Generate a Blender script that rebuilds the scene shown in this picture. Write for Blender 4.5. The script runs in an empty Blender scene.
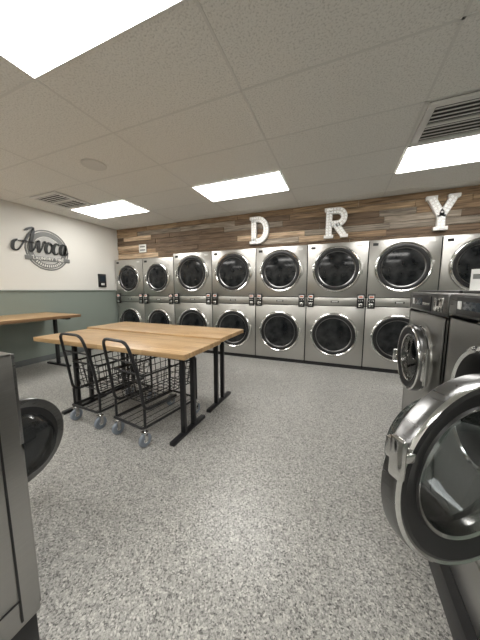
import bpy, bmesh, math, random
from mathutils import Matrix, Vector
random.seed(11)
S=bpy.context.scene
R=math.radians
CEIL=2.61; XL=-4.8; XR=3.2; YB=4.33; YF=-2.4

# ---------------------------------------------------------------- materials
def newmat(name):
    m=bpy.data.materials.new(name); m.use_nodes=True
    nt=m.node_tree; b=nt.nodes['Principled BSDF']
    return m,nt,b
def mat(name,col,rough=.5,metal=0.,spec=.5,emit=None,es=0.):
    m,nt,b=newmat(name)
    b.inputs['Base Color'].default_value=(*col,1)
    b.inputs['Roughness'].default_value=rough
    b.inputs['Metallic'].default_value=metal
    b.inputs['Specular IOR Level'].default_value=spec
    if emit:
        b.inputs['Emission Color'].default_value=(*emit,1)
        b.inputs['Emission Strength'].default_value=es
    return m
def N(nt,t,**k):
    n=nt.nodes.new(t)
    for a,v in k.items(): setattr(n,a,v)
    return n
def ramp(nt,stops,interp='LINEAR'):
    n=nt.nodes.new('ShaderNodeValToRGB'); cr=n.color_ramp; cr.interpolation=interp
    while len(cr.elements)<len(stops): cr.elements.new(.5)
    for e,(p,c) in zip(cr.elements,stops):
        e.position=p; e.color=(*c,1)
    return n
def mapping(nt,scale,coord='Object'):
    tc=N(nt,'ShaderNodeTexCoord'); mp=N(nt,'ShaderNodeMapping')
    mp.inputs['Scale'].default_value=scale
    nt.links.new(tc.outputs[coord],mp.inputs['Vector']); return mp

def steel(name,col,rough,streak=(2,2,60)):
    m,nt,b=newmat(name)
    b.inputs['Metallic'].default_value=1.
    mp=mapping(nt,streak); no=N(nt,'ShaderNodeTexNoise'); no.inputs['Scale'].default_value=6; no.inputs['Detail'].default_value=4
    nt.links.new(mp.outputs[0],no.inputs['Vector'])
    r=ramp(nt,[(.3,tuple(c*.92 for c in col)),(.7,col)])
    nt.links.new(no.outputs['Fac'],r.inputs[0]); nt.links.new(r.outputs[0],b.inputs['Base Color'])
    mr=N(nt,'ShaderNodeMapRange'); mr.inputs[3].default_value=rough*.85; mr.inputs[4].default_value=rough*1.2
    nt.links.new(no.outputs['Fac'],mr.inputs[0]); nt.links.new(mr.outputs[0],b.inputs['Roughness'])
    return m
M_STEEL=steel('stainless_brushed',(.55,.54,.515),.33)
M_STEELW=steel('stainless_washer',(.42,.415,.40),.30)
M_STEELD=steel('stainless_dark',(.22,.22,.22),.28)
M_CHROME=mat('chrome',(.70,.70,.69),.14,1.)
M_BLACK=mat('black_plastic',(.012,.012,.013),.35)
M_RUB=mat('black_rubber',(.02,.02,.02),.6)
M_DARK=mat('dark_gap',(.01,.01,.01),.8)
M_DUCT=mat('duct_grey',(.06,.06,.058),.8)
M_LABEL=mat('white_label',(.75,.75,.73),.5)
M_BLKMETAL=mat('black_powder_coat',(.012,.012,.014),.4)
M_CASTER=mat('grey_caster_rubber',(.22,.25,.29),.5)
M_WHITEP=mat('white_paint',(.85,.84,.82),.45)
M_FRAME=mat('light_frame_white',(.72,.71,.69),.4)
M_SCREEN=mat('display_glass',(.03,.04,.05),.1)
M_PANEL=mat('led_panel',(.9,.9,.9),.4,emit=(1,.98,.94),es=13.5)
M_BULB=mat('bulb_glass',(.9,.9,.88),.4,emit=(1,.98,.94),es=.5)
M_DISP=mat('lit_display',(.02,.02,.02),.3,emit=(.9,.25,.12),es=.5)

def dark_window():
    m,nt,b=newmat('dryer_window')
    b.inputs['Roughness'].default_value=.09; b.inputs['Specular IOR Level'].default_value=.28
    mp=mapping(nt,(1,1,1)); n=N(nt,'ShaderNodeTexNoise'); n.inputs['Scale'].default_value=7; n.inputs['Detail'].default_value=2
    nt.links.new(mp.outputs[0],n.inputs['Vector'])
    r=ramp(nt,[(.4,(.006,.007,.008)),(.7,(.035,.036,.037))]); nt.links.new(n.outputs['Fac'],r.inputs[0]); nt.links.new(r.outputs[0],b.inputs['Base Color'])
    return m
M_GLASSD=dark_window()
def clear_glass(name,tint):
    m=bpy.data.materials.new(name); m.use_nodes=True; nt=m.node_tree
    nt.nodes.clear()
    o=N(nt,'ShaderNodeOutputMaterial'); mx=N(nt,'ShaderNodeMixShader'); t=N(nt,'ShaderNodeBsdfTransparent'); g=N(nt,'ShaderNodeBsdfGlossy')
    t.inputs[0].default_value=(*tint,1); g.inputs['Roughness'].default_value=.04
    f=N(nt,'ShaderNodeFresnel'); f.inputs[0].default_value=1.5
    nt.links.new(f.outputs[0],mx.inputs[0]); nt.links.new(t.outputs[0],mx.inputs[1]); nt.links.new(g.outputs[0],mx.inputs[2]); nt.links.new(mx.outputs[0],o.inputs[0])
    return m
M_GLASS=clear_glass('door_glass',(.62,.65,.66))
M_GLASST=clear_glass('tinted_door_glass',(.22,.23,.24))

def drum_mat():
    m,nt,b=newmat('perforated_drum'); b.inputs['Metallic'].default_value=1.; b.inputs['Roughness'].default_value=.3
    mp=mapping(nt,(1,1,1)); v=N(nt,'ShaderNodeTexVoronoi'); v.inputs['Scale'].default_value=38; v.inputs['Randomness'].default_value=.1
    nt.links.new(mp.outputs[0],v.inputs['Vector'])
    r=ramp(nt,[(.18,(.02,.02,.02)),(.26,(.5,.5,.5))]); nt.links.new(v.outputs['Distance'],r.inputs[0]); nt.links.new(r.outputs[0],b.inputs['Base Color'])
    return m
M_DRUM=drum_mat()

def floor_mat():
    m,nt,b=newmat('epoxy_flake_floor')
    mp=mapping(nt,(1,1,1))
    v1=N(nt,'ShaderNodeTexVoronoi'); v1.inputs['Scale'].default_value=145
    v2=N(nt,'ShaderNodeTexVoronoi'); v2.inputs['Scale'].default_value=300
    for n in (v1,v2): nt.links.new(mp.outputs[0],n.inputs['Vector'])
    s1=N(nt,'ShaderNodeSeparateColor'); nt.links.new(v1.outputs['Color'],s1.inputs[0])
    s2=N(nt,'ShaderNodeSeparateColor'); nt.links.new(v2.outputs['Color'],s2.inputs[0])
    r1=ramp(nt,[(0,(.02,.02,.02)),(.09,(.13,.13,.125)),(.25,(.32,.315,.30)),(.6,(.43,.42,.395)),(.88,(.66,.65,.61))],'CONSTANT')
    r2=ramp(nt,[(0,(.06,.06,.058)),(.13,(.27,.265,.25)),(.5,(.42,.41,.385)),(.85,(.58,.57,.53))],'CONSTANT')
    nt.links.new(s1.outputs[0],r1.inputs[0]); nt.links.new(s2.outputs[1],r2.inputs[0])
    mx=N(nt,'ShaderNodeMix',data_type='RGBA'); mx.inputs[0].default_value=.42
    nt.links.new(r1.outputs[0],mx.inputs[6]); nt.links.new(r2.outputs[0],mx.inputs[7])
    nt.links.new(mx.outputs[2],b.inputs['Base Color'])
    b.inputs['Roughness'].default_value=.30; b.inputs['Specular IOR Level'].default_value=.4
    bp=N(nt,'ShaderNodeBump'); bp.inputs['Strength'].default_value=.06; bp.inputs['Distance'].default_value=.002
    nt.links.new(s1.outputs[1],bp.inputs['Height']); nt.links.new(bp.outputs[0],b.inputs['Normal'])
    return m
def ceil_mat():
    m,nt,b=newmat('acoustic_tile'); b.inputs['Roughness'].default_value=.9
    mp=mapping(nt,(1,1,1)); n=N(nt,'ShaderNodeTexNoise'); n.inputs['Scale'].default_value=90; n.inputs['Detail'].default_value=3
    nt.links.new(mp.outputs[0],n.inputs['Vector'])
    r=ramp(nt,[(.34,(.64,.63,.60)),(.48,(.80,.79,.755)),(.75,(.84,.83,.795))]); nt.links.new(n.outputs['Fac'],r.inputs[0])
    nt.links.new(r.outputs[0],b.inputs['Base Color'])
    bp=N(nt,'ShaderNodeBump'); bp.inputs['Strength'].default_value=.35; bp.inputs['Distance'].default_value=.004
    nt.links.new(n.outputs['Fac'],bp.inputs['Height']); nt.links.new(bp.outputs[0],b.inputs['Normal'])
    return m
def wall_mat(name,col):
    m,nt,b=newmat(name); b.inputs['Roughness'].default_value=.55
    mp=mapping(nt,(1,1,1)); n=N(nt,'ShaderNodeTexNoise'); n.inputs['Scale'].default_value=90
    nt.links.new(mp.outputs[0],n.inputs['Vector'])
    b.inputs['Base Color'].default_value=(*col,1)
    bp=N(nt,'ShaderNodeBump'); bp.inputs['Strength'].default_value=.1; bp.inputs['Distance'].default_value=.002
    nt.links.new(n.outputs['Fac'],bp.inputs['Height']); nt.links.new(bp.outputs[0],b.inputs['Normal'])
    return m
def plank_mat():
    m,nt,b=newmat('reclaimed_planks'); b.inputs['Roughness'].default_value=.75
    at=N(nt,'ShaderNodeAttribute'); at.attribute_name='plank'
    mp=mapping(nt,(2.2,20,34)); n=N(nt,'ShaderNodeTexNoise'); n.inputs['Scale'].default_value=1.6; n.inputs['Detail'].default_value=6
    ad=N(nt,'ShaderNodeVectorMath',operation='ADD'); nt.links.new(mp.outputs[0],ad.inputs[0]); 
    sc=N(nt,'ShaderNodeVectorMath',operation='SCALE'); sc.inputs['Scale'].default_value=40; nt.links.new(at.outputs['Color'],sc.inputs[0]); nt.links.new(sc.outputs[0],ad.inputs[1])
    nt.links.new(ad.outputs[0],n.inputs['Vector'])
    r=ramp(nt,[(.3,(.13,.11,.09)),(.5,(.33,.29,.245)),(.7,(.52,.47,.41))]); nt.links.new(n.outputs['Fac'],r.inputs[0])
    s=N(nt,'ShaderNodeSeparateColor'); nt.links.new(at.outputs['Color'],s.inputs[0])
    r2=ramp(nt,[(0,(.45,.34,.25)),(.15,(.85,.64,.45)),(.35,(.72,.68,.63)),(.55,(1.05,.82,.58)),(.75,(1.0,.94,.87)),(.9,(1.5,1.25,.98))],'CONSTANT'); nt.links.new(s.outputs[0],r2.inputs[0])
    mx=N(nt,'ShaderNodeMix',data_type='RGBA',blend_type='MULTIPLY'); mx.inputs[0].default_value=1
    nt.links.new(r.outputs[0],mx.inputs[6]); nt.links.new(r2.outputs[0],mx.inputs[7]); nt.links.new(mx.outputs[2],b.inputs['Base Color'])
    return m
def butcher_mat(axis='X'):
    m,nt,b=newmat('butcher_block_'+axis); b.inputs['Roughness'].default_value=.38
    tc=N(nt,'ShaderNodeTexCoord'); mp=N(nt,'ShaderNodeMapping')
    if axis=='Y': mp.inputs['Rotation'].default_value=(0,0,R(90))
    nt.links.new(tc.outputs['Object'],mp.inputs['Vector'])
    br=N(nt,'ShaderNodeTexBrick'); br.inputs['Scale'].default_value=1
    br.inputs['Brick Width'].default_value=.5; br.inputs['Row Height'].default_value=.045; br.inputs['Mortar Size'].default_value=.0012; br.inputs['Bias'].default_value=0
    br.inputs['Color1'].default_value=(.54,.36,.185,1); br.inputs['Color2'].default_value=(.41,.255,.12,1); br.inputs['Mortar'].default_value=(.24,.14,.07,1)
    nt.links.new(mp.outputs[0],br.inputs['Vector'])
    mp2=N(nt,'ShaderNodeMapping'); mp2.inputs['Scale'].default_value=(3,45,45); nt.links.new(mp.outputs[0],mp2.inputs['Vector'])
    n=N(nt,'ShaderNodeTexNoise'); n.inputs['Scale'].default_value=1.5; n.inputs['Detail'].default_value=4; nt.links.new(mp2.outputs[0],n.inputs['Vector'])
    r=ramp(nt,[(.3,(.78,.78,.78)),(.7,(1.08,1.08,1.08))]); nt.links.new(n.outputs['Fac'],r.inputs[0])
    mx=N(nt,'ShaderNodeMix',data_type='RGBA',blend_type='MULTIPLY'); mx.inputs[0].default_value=1
    nt.links.new(br.outputs['Color'],mx.inputs[6]); nt.links.new(r.outputs[0],mx.inputs[7]); nt.links.new(mx.outputs[2],b.inputs['Base Color'])
    return m
M_FLOOR=floor_mat(); M_CEIL=ceil_mat(); M_PLANK=plank_mat(); M_WX=butcher_mat('X'); M_WY=butcher_mat('Y')
M_WALL=wall_mat('white_wall',(.72,.705,.66)); M_GREEN=wall_mat('sage_green_wall',(.225,.26,.23))

# ---------------------------------------------------------------- mesh helpers
def box(bm,x0,x1,y0,y1,z0,z1,mi=0,bev=0.,M=None):
    vs=[bm.verts.new(p) for p in ((x0,y0,z0),(x1,y0,z0),(x1,y1,z0),(x0,y1,z0),(x0,y0,z1),(x1,y0,z1),(x1,y1,z1),(x0,y1,z1))]
    fs=[bm.faces.new([vs[i] for i in q]) for q in ((0,3,2,1),(4,5,6,7),(0,1,5,4),(1,2,6,5),(2,3,7,6),(3,0,4,7))]
    for f in fs: f.material_index=mi
    if bev>0:
        es=list({e for f in fs for e in f.edges})
        r=bmesh.ops.bevel(bm,geom=es,offset=bev,segments=2,affect='EDGES',profile=.5,clamp_overlap=True,material=mi)
        vs=list({v for f in r['faces'] for v in f.verts}|{v for v in vs if v.is_valid})
    if M is not None:
        for v in vs: v.co=M@v.co
    return vs
def lathe(bm,prof,M=Matrix(),seg=56,cap=False):
    rings=[]
    for r,h,mi in prof:
        if r<1e-6: rings.append([bm.verts.new(M@Vector((0,0,h)))])
        else: rings.append([bm.verts.new(M@Vector((r*math.cos(2*math.pi*i/seg),r*math.sin(2*math.pi*i/seg),h))) for i in range(seg)])
    for k in range(len(rings)-1):
        a,b=rings[k],rings[k+1]; mi=prof[k][2]
        for i in range(seg):
            j=(i+1)%seg
            if len(a)==1 and len(b)==1: continue
            if len(a)==1: f=bm.faces.new((a[0],b[i],b[j]))
            elif len(b)==1: f=bm.faces.new((a[i],b[0],a[j]))
            else: f=bm.faces.new((a[i],b[i],b[j],a[j]))
            f.material_index=mi; f.smooth=True
def tube(bm,pts,r,mi=0,seg=8,closed=False):
    pts=[Vector(p) for p in pts]; n=len(pts); rings=[]
    up=None
    for i,p in enumerate(pts):
        if closed: t=(pts[(i+1)%n]-pts[i-1]).normalized()
        else: t=(pts[min(i+1,n-1)]-pts[max(i-1,0)]).normalized()
        if up is None:
            up=Vector((0,0,1)) if abs(t.z)<.9 else Vector((1,0,0))
        u=(up-t*up.dot(t))
        if u.length<1e-4: u=t.orthogonal()
        u.normalize(); up=u; w=t.cross(u)
        rings.append([bm.verts.new(p+u*(r*math.cos(2*math.pi*k/seg))+w*(r*math.sin(2*math.pi*k/seg))) for k in range(seg)])
    m=n if closed else n-1
    for i in range(m):
        a,b=rings[i],rings[(i+1)%n]
        for k in range(seg):
            f=bm.faces.new((a[k],a[(k+1)%seg],b[(k+1)%seg],b[k])); f.material_index=mi; f.smooth=True
    if not closed:
        for rg in (rings[0],rings[-1]):
            f=bm.faces.new(rg); f.material_index=mi
def fillet(pts,rad,n=5):
    pts=[Vector(p) for p in pts]; out=[pts[0]]
    for i in range(1,len(pts)-1):
        a,b,c=pts[i-1],pts[i],pts[i+1]
        d1=(a-b);d2=(c-b); q=min(rad,d1.length*.49,d2.length*.49)
        p1=b+d1.normalized()*q;p2=b+d2.normalized()*q
        for k in range(n+1):
            t=k/n; out.append(p1*(1-t)**2+b*2*t*(1-t)+p2*t*t)
    out.append(pts[-1]); return out
def mesh(name,bm,mats,fix=True):
    if fix: bmesh.ops.recalc_face_normals(bm,faces=bm.faces)
    me=bpy.data.meshes.new(name); bm.to_mesh(me); bm.free()
    for m in mats: me.materials.append(m)
    try: me.set_sharp_from_angle(angle=R(35))
    except Exception: pass
    return me
def obj(name,me,loc=(0,0,0),rot=(0,0,0),parent=None):
    o=bpy.data.objects.new(name,me); S.collection.objects.link(o)
    o.location=loc; o.rotation_euler=rot
    if parent: o.parent=parent
    return o
def simple(name,boxes,mats,loc=(0,0,0),rot=(0,0,0),parent=None):
    bm=bmesh.new()
    for b in boxes: box(bm,*b)
    return obj(name,mesh(name,bm,mats),loc,rot,parent)
def empty(name,loc,rot=(0,0,0)):
    o=bpy.data.objects.new(name,None); S.collection.objects.link(o); o.location=loc; o.rotation_euler=rot; o.empty_display_size=.1; return o

# ---------------------------------------------------------------- room
T=.1
simple('floor',[(XL-T,XR+T,YF-T,YB+T,-T,0)],[M_FLOOR])
simple('ceiling',[(XL-T,XR+T,YF-T,YB+T,CEIL,CEIL+T)],[M_CEIL])
simple('wall_left',[(XL-T,XL,YF,YB,0,1.235,0),(XL-T,XL,YF,YB,1.235,CEIL,1)],[M_GREEN,M_WALL])
simple('wall_back',[(XL,XR,YB,YB+T,0,CEIL)],[M_WALL])
simple('wall_right',[(XR,XR+T,YF,YB,0,1.235,0),(XR,XR+T,YF,YB,1.235,CEIL,1)],[M_GREEN,M_WALL])
simple('wall_front',[(XL-T,XR+T,YF-T,YF,0,1.235,0),(XL-T,XR+T,YF-T,YF,1.235,CEIL,1)],[M_GREEN,M_WALL])
simple('trim_1',[(XL,XL+.018,YF,YB-.16,1.225,1.25,0,.003)],[M_GREEN])
simple('baseboard_left',[(XL,XL+.012,YF,YB-.16,0,.1,0,.003)],[mat('baseboard_grey',(.12,.13,.13),.5)])

# ceiling T-bar grid
bm=bmesh.new()
gx0=-4.31; px=1.205; gy0=2.925; py=.597
x=gx0-px
while x<XR:
    if x>XL: box(bm,x-.008,x+.008,YF,YB-.03,CEIL-.002,CEIL)
    x+=px
y=gy0-py*9
while y<YB:
    if y>YF: box(bm,XL,XR,y-.008,y+.008,CEIL-.002,CEIL)
    y+=py
obj('ceiling_grid',mesh('ceiling_grid',bm,[mat('tbar_white',(.70,.69,.66),.6)]))

# LED panels
bm=bmesh.new()
lw,ld=px-.045,py-.03
box(bm,-lw/2,lw/2,-ld/2,ld/2,-.012,-.004,1)
for b in ((-lw/2-.012,lw/2+.012,-ld/2-.012,-ld/2),(-lw/2-.012,lw/2+.012,ld/2,ld/2+.012),(-lw/2-.012,-lw/2,-ld/2,ld/2),(lw/2,lw/2+.012,-ld/2,ld/2)):
    box(bm,*b,-.016,-.004,0)
lp=mesh('ceiling_light_panel',bm,[M_FRAME,M_PANEL])
for cx in (gx0+px/2,gx0+px*2.5,gx0+px*4.5):
    for cy in (gy0+py/2,gy0-py*3.5,gy0-py*7.5):
        obj('ceiling_light_panel',lp,(cx,cy,CEIL))

# air vents
def vent(name,cx,cy,w,d):
    bm=bmesh.new()
    box(bm,-w/2,w/2,-d/2,d/2,-.006,-.004,1)
    f=.05
    for b in ((-w/2,w/2,-d/2,-d/2+f),(-w/2,w/2,d/2-f,d/2),(-w/2,-w/2+f,-d/2+f,d/2-f),(w/2-f,w/2,-d/2+f,d/2-f),(-w/2+f,w/2-f,-.014,.014)):
        box(bm,*b,-.022,-.004,0,.002)
    n=int((d-2*f)/.05)
    for i in range(n):
        yy=-d/2+f+.024+i*(d-2*f-.02)/n
        M=Matrix.Translation((0,yy,-.018))@Matrix.Rotation(R(10),4,'X')
        box(bm,-(w/2-f-.004),(w/2-f-.004),-.012,.012,-.001,.001,0,0,M)
    obj(name,mesh(name,bm,[M_FRAME,M_DUCT]),(cx,cy,CEIL))
vent('ceiling_air_vent',gx0+px*4+.32,gy0-py/2,.58,.57)
vent('ceiling_air_vent',gx0+.30,gy0-py/2,.58,.57)
bm=bmesh.new(); lathe(bm,[(.125,0,0),(.125,-.008,0),(.11,-.014,0),(.1,-.010,0),(0,-.014,0)])
obj('ceiling_speaker',mesh('ceiling_speaker',bm,[mat('speaker_white',(.66,.65,.62),.6)]),(-2.56,2.05,CEIL))

# plank cladding on back wall
bm=bmesh.new(); col=bm.loops.layers.color.new('plank')
z=1.86; rows=8; ph=(CEIL-z)/rows
for r in range(rows):
    x=XL+.002-random.random()*1.2
    while x<XR:
        L=random.uniform(.45,1.5); a=max(x,XL+.002); b=min(x+L,XR-.002)
        if b-a>.05:
            n0=set(bm.faces); th=random.uniform(.014,.028)
            box(bm,a+.0015,b-.0015,YB-th,YB-.001,z+r*ph+.003,z+(r+1)*ph-.003,0)
            c=(random.random(),random.random(),random.random(),1)
            for f in bm.faces:
                if f not in n0:
                    for l in f.loops: l[col]=c
        x+=L
obj('wood_plank_cladding',mesh('wood_plank_cladding',bm,[M_PLANK]))

# ---------------------------------------------------------------- stacked dryers
YD=4.17
AX=Matrix.Rotation(R(90),4,'X')      # +z -> -y
def dryer_mesh(w,H,zc_u,zc_l,r,split):
    """front plane y=0, faces -y"""
    bm=bmesh.new(); D=YB-YD-.03
    box(bm,-w/2,w/2,.012,D,0,H,1)
    g=.007
    box(bm,-w/2+g,w/2-g,0.0,.02,.06,split-.005,0,.006)
    box(bm,-w/2+g,w/2-g,-.004,.02,split+.005,split+.13,0,.005)
    box(bm,-w/2+g,w/2-g,0.0,.02,split+.14,H,0,.006)
    box(bm,-w/2+g,w/2-g,.01,.03,.0,.055,2)
    box(bm,-w/2,w/2,.0,D,H-.012,H,0,.003)
    k=r/.355
    for zc in (zc_u,zc_l):
        M=Matrix.Translation((0,0,zc))@AX
        lathe(bm,[(.355*k,0,0),(.355*k,.02,3),(.348*k,.032,3),(.335*k,.038,3),(.322*k,.032,2),(.317*k,.034,2),(.285*k,.034,2),(.275*k,.030,6),(.262*k,.020,4),(.20*k,.026,4),(.1*k,.031,4),(0,.033,4)],M)
        box(bm,-.352*k,-.325*k,-.062,-.030,zc-.06,zc+.06,3,.006)
        box(bm,.325*k,.375*k,-.03,.0,zc-.075,zc+.075,0,.005)
    for sx in (-1,1):
        cx=sx*(w/2-.072)
        box(bm,cx-.050,cx+.050,-.026,0,split-.03,split+.185,2,.004)
        box(bm,cx-.036,cx+.036,-.029,-.02,split+.115,split+.165,5,.002)
        box(bm,cx-.026,cx+.026,-.0305,-.02,split+.13,split+.155,7,.001)
        for i in range(3):
            box(bm,cx-.034+i*.026,cx-.018+i*.026,-.032,-.02,split+.072,split+.09,3,.002)
        box(bm,cx-.030,cx+.030,-.031,-.02,split-.01,split+.045,3,.002)
        box(bm,cx-.004,cx+.004,-.033,-.029,split+.002,split+.034,2)
    box(bm,-.06,.06,-.0055,0,split+.05,split+.08,2)
    box(bm,-.045,.045,-.0065,0,split+.058,split+.072,5)
    box(bm,w/2-.16,w/2-.08,-.0015,0,H-.07,H-.045,5)
    box(bm,-w/2+.05,-w/2+.12,-.0015,0,H-.08,H-.04,2)
    return mesh('stacked_dryer',bm,[M_STEEL,M_DARK,M_BLACK,M_CHROME,M_GLASSD,M_LABEL,M_STEELD,M_DISP])
wA=.88
mA=dryer_mesh(wA,1.97,1.57,.535,.355,1.0)
mB=dryer_mesh(.80,1.91,1.50,.55,.30,.985)
x0d=-3.16
for i in range(7):
    obj('stacked_dryer',mA,(x0d+wA*(i+.5),YD,0))
for i in range(2):
    obj('stacked_dryer',mB,(x0d-.80*(i+.5),YD,0))

# ---------------------------------------------------------------- marquee letters
def arc(cx,cz,rx,rz,a0,a1,n=10):
    return [(cx+rx*math.cos(R(a0+(a1-a0)*i/n)),cz+rz*math.sin(R(a0+(a1-a0)*i/n))) for i in range(n+1)]
def letter(name,strokes,serifs,loc,sw=.092):
    bm=bmesh.new()
    for st in strokes:
        P=[Vector((p[0],0,p[1])) for p in st]
        L=[];Rr=[]
        for i,p in enumerate(P):
            t=(P[min(i+1,len(P)-1)]-P[max(i-1,0)]).normalized(); nn=Vector((-t.z,0,t.x))*sw/2
            L.append(p+nn);Rr.append(p-nn)
        A=[bm.verts.new(v+Vector((0,-.03,0))) for v in L]; B=[bm.verts.new(v+Vector((0,-.03,0))) for v in Rr]
        C=[bm.verts.new(v+Vector((0,.03,0))) for v in L]; Dd=[bm.verts.new(v+Vector((0,.03,0))) for v in Rr]
        for i in range(len(P)-1):
            for q in ((A[i],A[i+1],B[i+1],B[i]),(C[i],Dd[i],Dd[i+1],C[i+1]),(A[i],C[i],C[i+1],A[i+1]),(B[i],B[i+1],Dd[i+1],Dd[i])):
                bm.faces.new(q)
        bm.faces.new((A[0],B[0],Dd[0],C[0])); bm.faces.new((A[-1],C[-1],Dd[-1],B[-1]))
        acc=.02
        for i in range(len(P)-1):
            a,b=P[i],P[i+1]; l=(b-a).length
            while acc<l:
                t=(b-a).normalized(); nn=Vector((-t.z,0,t.x))*.022
                for sg_ in (-1,1):
                    p=a.lerp(b,acc/l)+nn*sg_; Mx=Matrix.Translation(p+Vector((0,-.03,0)))@AX
                    lathe(bm,[(.011,0,1),(.010,.005,1),(.006,.009,1),(0,.010,1)],Mx,8)
                acc+=.042
            acc-=l
    for s in serifs: box(bm,s[0],s[1],-.032,.031,s[2],s[3],0,.003)
    return obj(name,mesh(name,bm,[M_WHITEP,M_BULB]),loc)
h=.46
zl=2.06; yl=YB-.062
letter('marquee_letter_d',[[(-.10,.03),(-.10,h-.03)],[(-.14,h-.046),(-.02,h-.046)]+arc(-.02,h/2,.145,h/2-.046,90,-90,14)+[(-.14,.046)]],
       [(-.175,-.05,0,.05),(-.175,-.05,h-.05,h)],(-1.37,yl,zl))
letter('marquee_letter_r',[[(-.10,.03),(-.10,h-.03)],[(-.12,h-.046),(.02,h-.046)]+arc(.02,h-.145,.10,.099,90,-90,10)+[(-.08,h-.244)],[(.0,h-.25),(.125,.03)]],
       [(-.17,-.03,0,.05),(-.17,-.05,h-.05,h),(.07,.185,0,.05)],(-.12,yl,zl))
letter('marquee_letter_y',[[(0,.02),(0,.2)],[(-.125,h-.03),(0,.19)],[(.125,h-.03),(0,.19)]],
       [(-.08,.08,0,.05),(-.19,-.06,h-.05,h),(.06,.19,h-.05,h)],(1.22,yl,zl))

# ---------------------------------------------------------------- signs
def text_me(body,size,ext,shear=0,off=0,space=1):
    c=bpy.data.curves.new('t','FONT'); c.body=body; c.size=size; c.extrude=ext; c.shear=shear; c.offset=off; c.align_x='CENTER'; c.align_y='CENTER'; c.space_character=space
    o=bpy.data.objects.new('t',c); S.collection.objects.link(o)
    bpy.context.view_layer.update()
    dg=bpy.context.evaluated_depsgraph_get()
    me=bpy.data.meshes.new_from_object(o.evaluated_get(dg)); bpy.data.objects.remove(o); return me
def catmull(P,n=8):
    P=[Vector((p[0],p[1])) for p in P]; Q=[P[0]*2-P[1]]+P+[P[-1]*2-P[-2]]; out=[]
    for i in range(1,len(Q)-2):
        a,b,c,d=Q[i-1:i+3]
        for k in range(n):
            t=k/n; out.append(.5*((2*b)+(c-a)*t+(2*a-5*b+4*c-d)*t*t+(3*b-a-3*c+d)*t**3))
    out.append(Q[-2]); return out
def pen(bm,P,sx,sy,sh,wmin,wmax,z,ox,oy,th=.006):
    pts=[Vector((p.x*sx+p.y*sy*sh+ox,p.y*sy+oy)) for p in catmull(P)]
    prev=None
    for i,p in enumerate(pts):
        t=(pts[min(i+1,len(pts)-1)]-pts[max(i-1,0)]); t=t.normalized() if t.length>1e-9 else Vector((1,0))
        wd=wmin+(wmax-wmin)*max(0,-t.y)**1.2
        e=min(i,len(pts)-1-i); wd=max(wmin*.7,wd*min(1,.35+e*.2))
        nn=Vector((-t.y,t.x))*wd/2
        cur=[bm.verts.new((p.x+nn.x,p.y+nn.y,z)),bm.verts.new((p.x-nn.x,p.y-nn.y,z)),bm.verts.new((p.x+nn.x,p.y+nn.y,z+th)),bm.verts.new((p.x-nn.x,p.y-nn.y,z+th))]
        if prev:
            for q in ((2,3),(0,1),(0,2),(1,3)):
                bm.faces.new((prev[q[0]],prev[q[1]],cur[q[1]],cur[q[0]]))
        prev=cur
M_INK=mat('sign_black',(.015,.017,.017),.4); M_GREY=mat('sign_grey',(.17,.175,.17),.5); M_LGREY=mat('sign_light_grey',(.46,.46,.44),.5)
sg=empty('wall_sign',(XL+.003,2.82,1.935),(R(90),0,R(90)))
bm=bmesh.new(); lathe(bm,[(.345,0,0),(.345,.006,0),(.325,.006,0),(.325,0,0)]); lathe(bm,[(.31,0,0),(.31,.005,0),(.235,.005,0),(.235,0,0)])
lathe(bm,[(.225,.0,1),(.225,.003,1),(0,.003,1)])
box(bm,-.36,.36,-.185,-.115,.006,.010,0,.002)
obj('badge',mesh('badge',bm,[M_GREY,M_LGREY]),parent=sg)
bm=bmesh.new()
for i in range(19):
    a=R(205+i*7.2)
    box(bm,-.020,.020,-.009,.009,.0055,.007,0,0,Matrix.Rotation(a,4,'Z')@Matrix.Translation((.272,0,0)))
obj('badge_lettering',mesh('badge_lettering',bm,[M_WALL]),parent=sg)
t=text_me('LAUNDRY TIME',.065,.002,0,.001,1.1); t.materials.clear(); t.materials.append(M_WALL); obj('subtitle',t,(0,-.15,.012),parent=sg)
bm=bmesh.new(); a_=(.72,1.02,.18,.022,.050,.014,-.50,-.055)
def ell(cx,cy,rx,ry,a0,a1,n=12): return [(cx+rx*math.cos(R(a0+(a1-a0)*i/n)),cy+ry*math.sin(R(a0+(a1-a0)*i/n))) for i in range(n+1)]
for st in ([(.04,.17),(-.03,.12),(-.02,.02),(.07,.01),(.15,.12),(.23,.27),(.32,.38),(.24,.37),(.14,.32)],
           [(.32,.385),(.31,.25),(.305,.10),(.335,.01),(.385,.06),(.42,.17),(.445,.185)],
           [(.05,.15),(.16,.155),(.36,.145)],
           [(.42,.165),(.45,.185),(.465,.10),(.49,.005),(.54,.09),(.565,.19),(.60,.165)],
           ell(.685,.095,.064,.092,80,450),[(.70,.18),(.745,.15),(.79,.15)],
           ell(.855,.095,.064,.092,40,320),
           ell(1.01,.095,.064,.092,40,400),
           [(1.075,.185),(1.065,.07),(1.085,.005),(1.15,.05)]):
    pen(bm,st,*a_)
obj('script_name',mesh('script_name',bm,[M_INK]),parent=sg)
simple('wall_thermostat',[(0,.03,-.09,.09,-.14,.14,0,.006),(.03,.034,-.06,.06,-.02,.10,1,.002),(.03,.036,-.04,.04,-.10,-.055,2,.003)],[M_BLACK,M_SCREEN,M_LABEL],(XL,3.84,1.45))
simple('wood_wall_sign',[(-.1,.1,-.012,0,-.085,.085,0,.003),(-.07,.07,-.014,-.011,.02,.05,1),(-.07,.07,-.014,-.011,-.05,-.02,1)],[M_LABEL,M_GREY],(-4.05,YB-.03,2.15))

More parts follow.
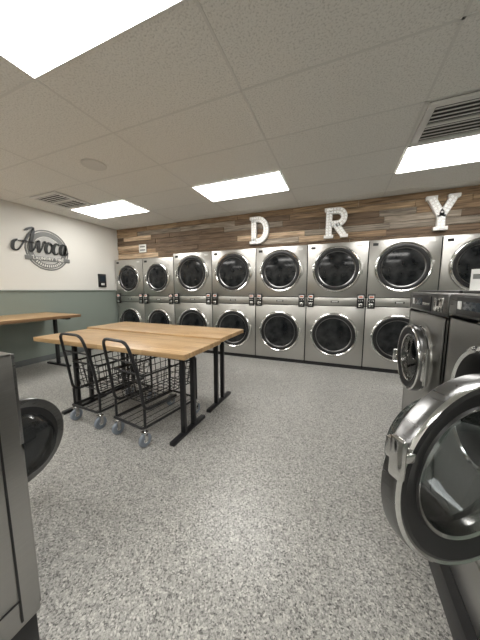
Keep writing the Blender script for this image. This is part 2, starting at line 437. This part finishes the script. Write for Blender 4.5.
# ---------------------------------------------------------------- folding tables
def table(name,x0,x1,y0,y1,ht,fy0,fy1,fxs):
    e=empty(name,((x0+x1)/2,(y0+y1)/2,0)); cx,cy=(x0+x1)/2,(y0+y1)/2
    simple('top',[(x0-cx,x1-cx,y0-cy,y1-cy,ht-.042,ht,0,.004)],[M_WX],parent=e)
    bm=bmesh.new(); u=ht-.042
    for fx in fxs:
        X=fx-cx; a,b=fy0-cy,fy1-cy
        box(bm,X-.024,X+.024,a,b,0,.03,0,.004)
        box(bm,X-.024,X+.024,a+.03,b-.03,u-.03,u,0,.004)
        m=(a+b)/2
        for yy in (m-.075,m+.075): box(bm,X-.020,X+.020,yy-.018,yy+.018,.03,u-.03,0,.003)
    m=(fy0+fy1)/2-cy
    box(bm,fxs[0]-cx,fxs[1]-cx,m-.02,m+.02,u-.07,u-.03,0,.003)
    obj('leg_frame',mesh('leg_frame',bm,[M_BLKMETAL]),parent=e)
    return e
table('folding_table',-2.81,-1.02,1.44,2.02,.785,1.49,1.98,(-2.54,-1.2))
table('folding_table',-2.85,-1.02,2.03,2.61,.80,2.08,2.59,(-2.54,-1.2))

# wall counter on left
e=empty('wall_counter',(-4.35,1.2,0))
simple('top',[(-.45,.45,-1.4,1.50,.815,.86,0,.004)],[M_WY],parent=e)
bm=bmesh.new()
for yy in (1.35,0,-1.2):
    box(bm,-.25,.3,yy-.025,yy+.025,0,.03,0,.004); box(bm,-.40,.38,yy-.025,yy+.025,.785,.815,0,.004); box(bm,.0,.045,yy-.022,yy+.022,.03,.785,0,.003)
obj('leg_frame',mesh('leg_frame',bm,[M_BLKMETAL]),parent=e)

# ---------------------------------------------------------------- laundry carts
def cart(loc,rz):
    e=empty('laundry_cart',loc,(0,0,R(rz)))
    w,L=.37,.66; bm=bmesh.new(); r=.011
    hw=w/2; q=hw*.8
    tube(bm,fillet([(-hw,0,.16),(-hw,L,.16),(hw,L,.16),(hw,0,.16),(-hw,0,.16)],.03),r)
    tube(bm,fillet([(-hw,L*.55,.30),(-hw,.02,.30),(-hw,-.02,.60),(-q,-.08,.87),(q,-.08,.87),(hw,-.02,.60),(hw,.02,.30),(hw,L*.55,.30)],.07,7),r*1.1,0,10)
    tube(bm,[(-hw*.93,-.04,.70),(hw*.93,-.04,.70)],.007)
    for x in (-hw,hw):
        tube(bm,[(x,.02,.16),(x,.02,.32)],r); tube(bm,[(x,L-.02,.16),(x,L-.02,.58)],r)
    for i in range(5):
        xx=-hw+w*(i+.5)/5; tube(bm,[(xx,0,.165),(xx,L,.165)],.003,0,5)
    obj('frame',mesh('frame',bm,[M_BLKMETAL]),parent=e)
    bm=bmesh.new(); z0,z1=.33,.58; tp=.04
    def ring(z,rr,ins):
        tube(bm,fillet([(-hw+ins,0.03+ins,z),(-hw+ins,L-ins,z),(hw-ins,L-ins,z),(hw-ins,.03+ins,z),(-hw+ins,.03+ins,z)],.03),rr,0,6)
    for i in range(5):
        f=i/4; ring(z0+(z1-z0)*f,.009 if i==4 else .004,tp*(1-f)+.004)
    nx,ny=5,9
    for i in range(nx+1):
        f=i/nx; xb=-hw+tp+(w-2*tp)*f; xt=-hw+.004+(w-.008)*f
        tube(bm,[(xt,.034,z1),(xb,.03+tp,z0),(xb,L-tp,z0),(xt,L-.004,z1)],.0038,0,5)
    for i in range(ny+1):
        f=i/ny; yb=.03+tp+(L-.03-2*tp)*f; yt=.034+(L-.038)*f
        tube(bm,[(-hw+.004,yt,z1),(-hw+tp,yb,z0),(hw-tp,yb,z0),(hw-.004,yt,z1)],.0038,0,5)
    obj('wire_basket',mesh('wire_basket',bm,[M_BLKMETAL]),parent=e)
    bm=bmesh.new()
    for x in (-hw+.01,hw-.01):
        for y in (.02,L-.02):
            M=Matrix.Translation((x-.014,y,.055))@Matrix.Rotation(R(90),4,'Y')
            lathe(bm,[(0,0,0),(.018,0,0),(.020,-.002,1),(.048,-.002,1),(.055,.004,1),(.055,.024,1),(.048,.03,1),(.02,.03,0),(.018,.028,0),(0,.028,0)],M,24)
            box(bm,x-.022,x-.018,y-.016,y+.016,.045,.125,2,.001); box(bm,x+.018,x+.022,y-.016,y+.016,.045,.125,2,.001)
            box(bm,x-.024,x+.024,y-.024,y+.024,.122,.128,2,.001)
            tube(bm,[(x,y,.125),(x,y,.16)],.009,2)
    obj('casters',mesh('casters',bm,[M_LABEL,M_CASTER,M_CHROME]),parent=e)
cart((-1.575,1.415,0),-8)
cart((-2.14,1.45,0),-3)

# ---------------------------------------------------------------- washers
def washer(name,loc,rz,w,d,H,zc,r,ang,tone=M_STEELW,plinth=0.,hz=.06,glass=M_GLASS):
    """local: front plane y=0 facing -y, centre x=0"""
    e=empty(name,loc,(0,0,R(rz)))
    bm=bmesh.new(); zp=.12; x0,x1=-w/2,w/2
    zt=zc+r+.075
    if zt>H-.10: zt=H-.10
    th=.012
    box(bm,x0,x0+th,0.0,d,zp,H,0,.003); box(bm,x1-th,x1,0.0,d,zp,H,0,.003)
    box(bm,x0,x1,d-th,d,zp,H,0,.003); box(bm,x0,x1,-.0,d,H-th,H,0,.004); box(bm,x0+th,x1-th,.02,d-th,zp,zp+th,0)
    box(bm,x0+.002,x1-.002,.012-plinth,d-.02,0,zp-.002,1,.003)
    n=56; ro=r*.86; hw=w/2-.004; zb=min(zp+.22,zc-r-.03)
    C=[];Q=[];C2=[]
    for i in range(n):
        a=2*math.pi*i/n; c,s=math.cos(a),math.sin(a)
        C.append(bm.verts.new((ro*c,-.006,zc+ro*s))); C2.append(bm.verts.new((ro*c,.03,zc+ro*s)))
        t=min(hw/abs(c) if abs(c)>1e-6 else 9,((zt-zc) if s>0 else (zc-zb))/abs(s) if abs(s)>1e-6 else 9)
        Q.append(bm.verts.new((t*c,-.006,zc+t*s)))
    for i in range(n):
        j=(i+1)%n
        bm.faces.new((C[i],C[j],Q[j],Q[i])).material_index=0
        bm.faces.new((C[i],C2[i],C2[j],C[j])).material_index=0
        a,b=Q[i].co,Q[j].co
        if abs(a.x-b.x)>1e-5 and abs(a.z-b.z)>1e-5:
            cc=bm.verts.new((hw*(1 if a.x+b.x>0 else -1),-.006,zt if a.z>zc else zb)); bm.faces.new((Q[i],Q[j],cc)).material_index=0
    box(bm,-hw,-hw+.02,-.006,.02,zb,zt,0); box(bm,hw-.02,hw,-.006,.02,zb,zt,0); box(bm,-hw,hw,-.006,.02,zt-.01,zt,0); box(bm,-hw,hw,-.006,.02,zb,zb+.01,0)
    box(bm,-hw,hw,-.006,.02,zp+.004,zb-.006,0,.004)
    box(bm,-hw,hw,-.010,.02,zt+.006,H-.004,2,.004)
    zm=(zt+H)/2; hh=(H-zt)/2
    box(bm,-hw*.75,hw*.35,-.014,-.008,zm-hh*.72,zm+hh*.72,1,.003)
    box(bm,-hw*.55,-hw*.12,-.017,-.012,zm-hh*.28,zm+hh*.38,4,.002)
    box(bm,-hw*.70,-hw*.60,-.017,-.012,zm-hh*.28,zm+hh*.38,5,.002)
    for i in range(4):
        xx=-hw*.04+i*hw*.09
        box(bm,xx,xx+hw*.06,-.018,-.012,zm-hh*.2,zm+hh*.05,3,.002)
    box(bm,hw*.5,hw*.85,-.016,-.008,zm-hh*.6,zm+hh*.6,3,.004); box(bm,hw*.64,hw*.70,-.019,-.014,zm-hh*.1,zm+hh*.4,1,.001)
    for sx in (x0-.0015,x1):
        box(bm,sx,sx+.0015,.05,.056,zp+.02,H-.03,1)
        box(bm,sx,sx+.0015,.05,d-.04,zp+.10,zp+.106,1)
    box(bm,x0+.01,x1-.01,.03,d-.03,H,H+.012,1,.004)
    M=Matrix.Translation((0,-.006,zc))@AX
    lathe(bm,[(r*.97,0,3),(r*.97,.012,3),(r*.90,.02,3),(r*.86,.012,6),(r*.80,-.01,6),(r*.78,-.05,6),(r*.84,-.07,6),(r*.80,-.09,7),(r*1.12,-.10,7),(r*1.12,-.42,7),(r*.5,-.45,7),(0,-.44,7)],M)
    for k in range(3):
        a=R(90+120*k)
        Mx=Matrix.Translation((0,0,zc))@Matrix.Rotation(-a,4,'Y')
        box(bm,r*.95,r*1.11,.12,.38,-.03,.03,7,.012,Mx)
    obj('cabinet',mesh('cabinet',bm,[tone,M_BLACK,M_STEELD,M_CHROME,M_SCREEN,M_LABEL,M_RUB,M_DRUM]),parent=e)
    bm=bmesh.new()
    M=Matrix.Translation((-r-.01,-.018,zc))@AX
    lathe(bm,[(r*.985,-.004,0),(r,0,0),(r,.022,0),(r*.985,.034,3),(r*.955,.040,3),(r*.93,.037,1),(r*.90,.040,1),(r*.73,.028,1),(r*.715,.032,3),(r*.685,.029,3),(r*.68,.0,3),(r*.68,-.018,1),(r*.76,-.02,1),(r*.82,-.012,0),(r*.985,-.004,0)],M,72)
    lathe(bm,[(r*.69,.012,8),(r*.5,.017,8),(r*.25,.021,8),(0,.022,8)],M,56)
    lathe(bm,[(r*.69,-.01,8),(r*.64,-.06,8),(r*.57,-.095,8),(r*.4,-.115,8),(0,-.12,8)],M,56)
    xh=-2*r-.01; zh=zc+hz
    box(bm,xh-.004,xh+.024,-.072,-.05,zh-.010,zh+.010,3,.004)
    box(bm,xh-.016,xh-.002,-.078,-.046,zh-.042,zh+.042,3,.006)
    box(bm,xh+.0,xh+.022,-.055,-.02,zh-.022,zh+.022,3,.004)
    box(bm,-.045,.014,-.045,-.016,zc-.08,zc+.08,3,.005)
    tube(bm,[(.008,-.03,zc-.10),(.008,-.03,zc+.10)],.011,3,12)
    obj('door',mesh('door',bm,[M_STEELD,M_BLACK,M_STEELD,M_CHROME,M_SCREEN,M_LABEL,M_RUB,M_DRUM,glass]),(r+.01,-.008,0),(0,0,R(ang)),parent=e)
    return e
washer('front_load_washer',(.470,1.055,0),-90,.68,.8,1.235,.845,.22,124,plinth=.05,hz=.085)
washer('front_load_washer',(.475,1.76,0),-90,.68,.8,1.235,.84,.20,4,plinth=.05,hz=-.04)
washer('front_load_washer',(-1.29,.42,0),180,.70,.8,1.055,.42,.245,92,hz=0,glass=M_GLASST)
simple('paper_notice',[(-.05,.05,-.002,.002,0,.13,0),(-.04,.04,-.003,-.0019,.07,.10,1),(-.05,.05,-.03,.03,0,.003,0)],[M_LABEL,M_GREY],(.79,1.95,1.247),(0,0,R(-25)))

# ---------------------------------------------------------------- world / camera
w=bpy.data.worlds.new('world'); S.world=w; w.use_nodes=True
w.node_tree.nodes['Background'].inputs[0].default_value=(.5,.5,.5,1); w.node_tree.nodes['Background'].inputs[1].default_value=.2
cd=bpy.data.cameras.new('camera'); cam=bpy.data.objects.new('camera',cd); S.collection.objects.link(cam)
cam.location=(0,0,1.25); cam.rotation_euler=(R(83),0,R(22.2))
cd.sensor_fit='VERTICAL'; cd.sensor_height=36; cd.sensor_width=27; cd.lens=245/640*36; cd.clip_start=.02
S.camera=cam
S.view_settings.view_transform='Standard'; S.view_settings.look='None'; S.view_settings.exposure=0
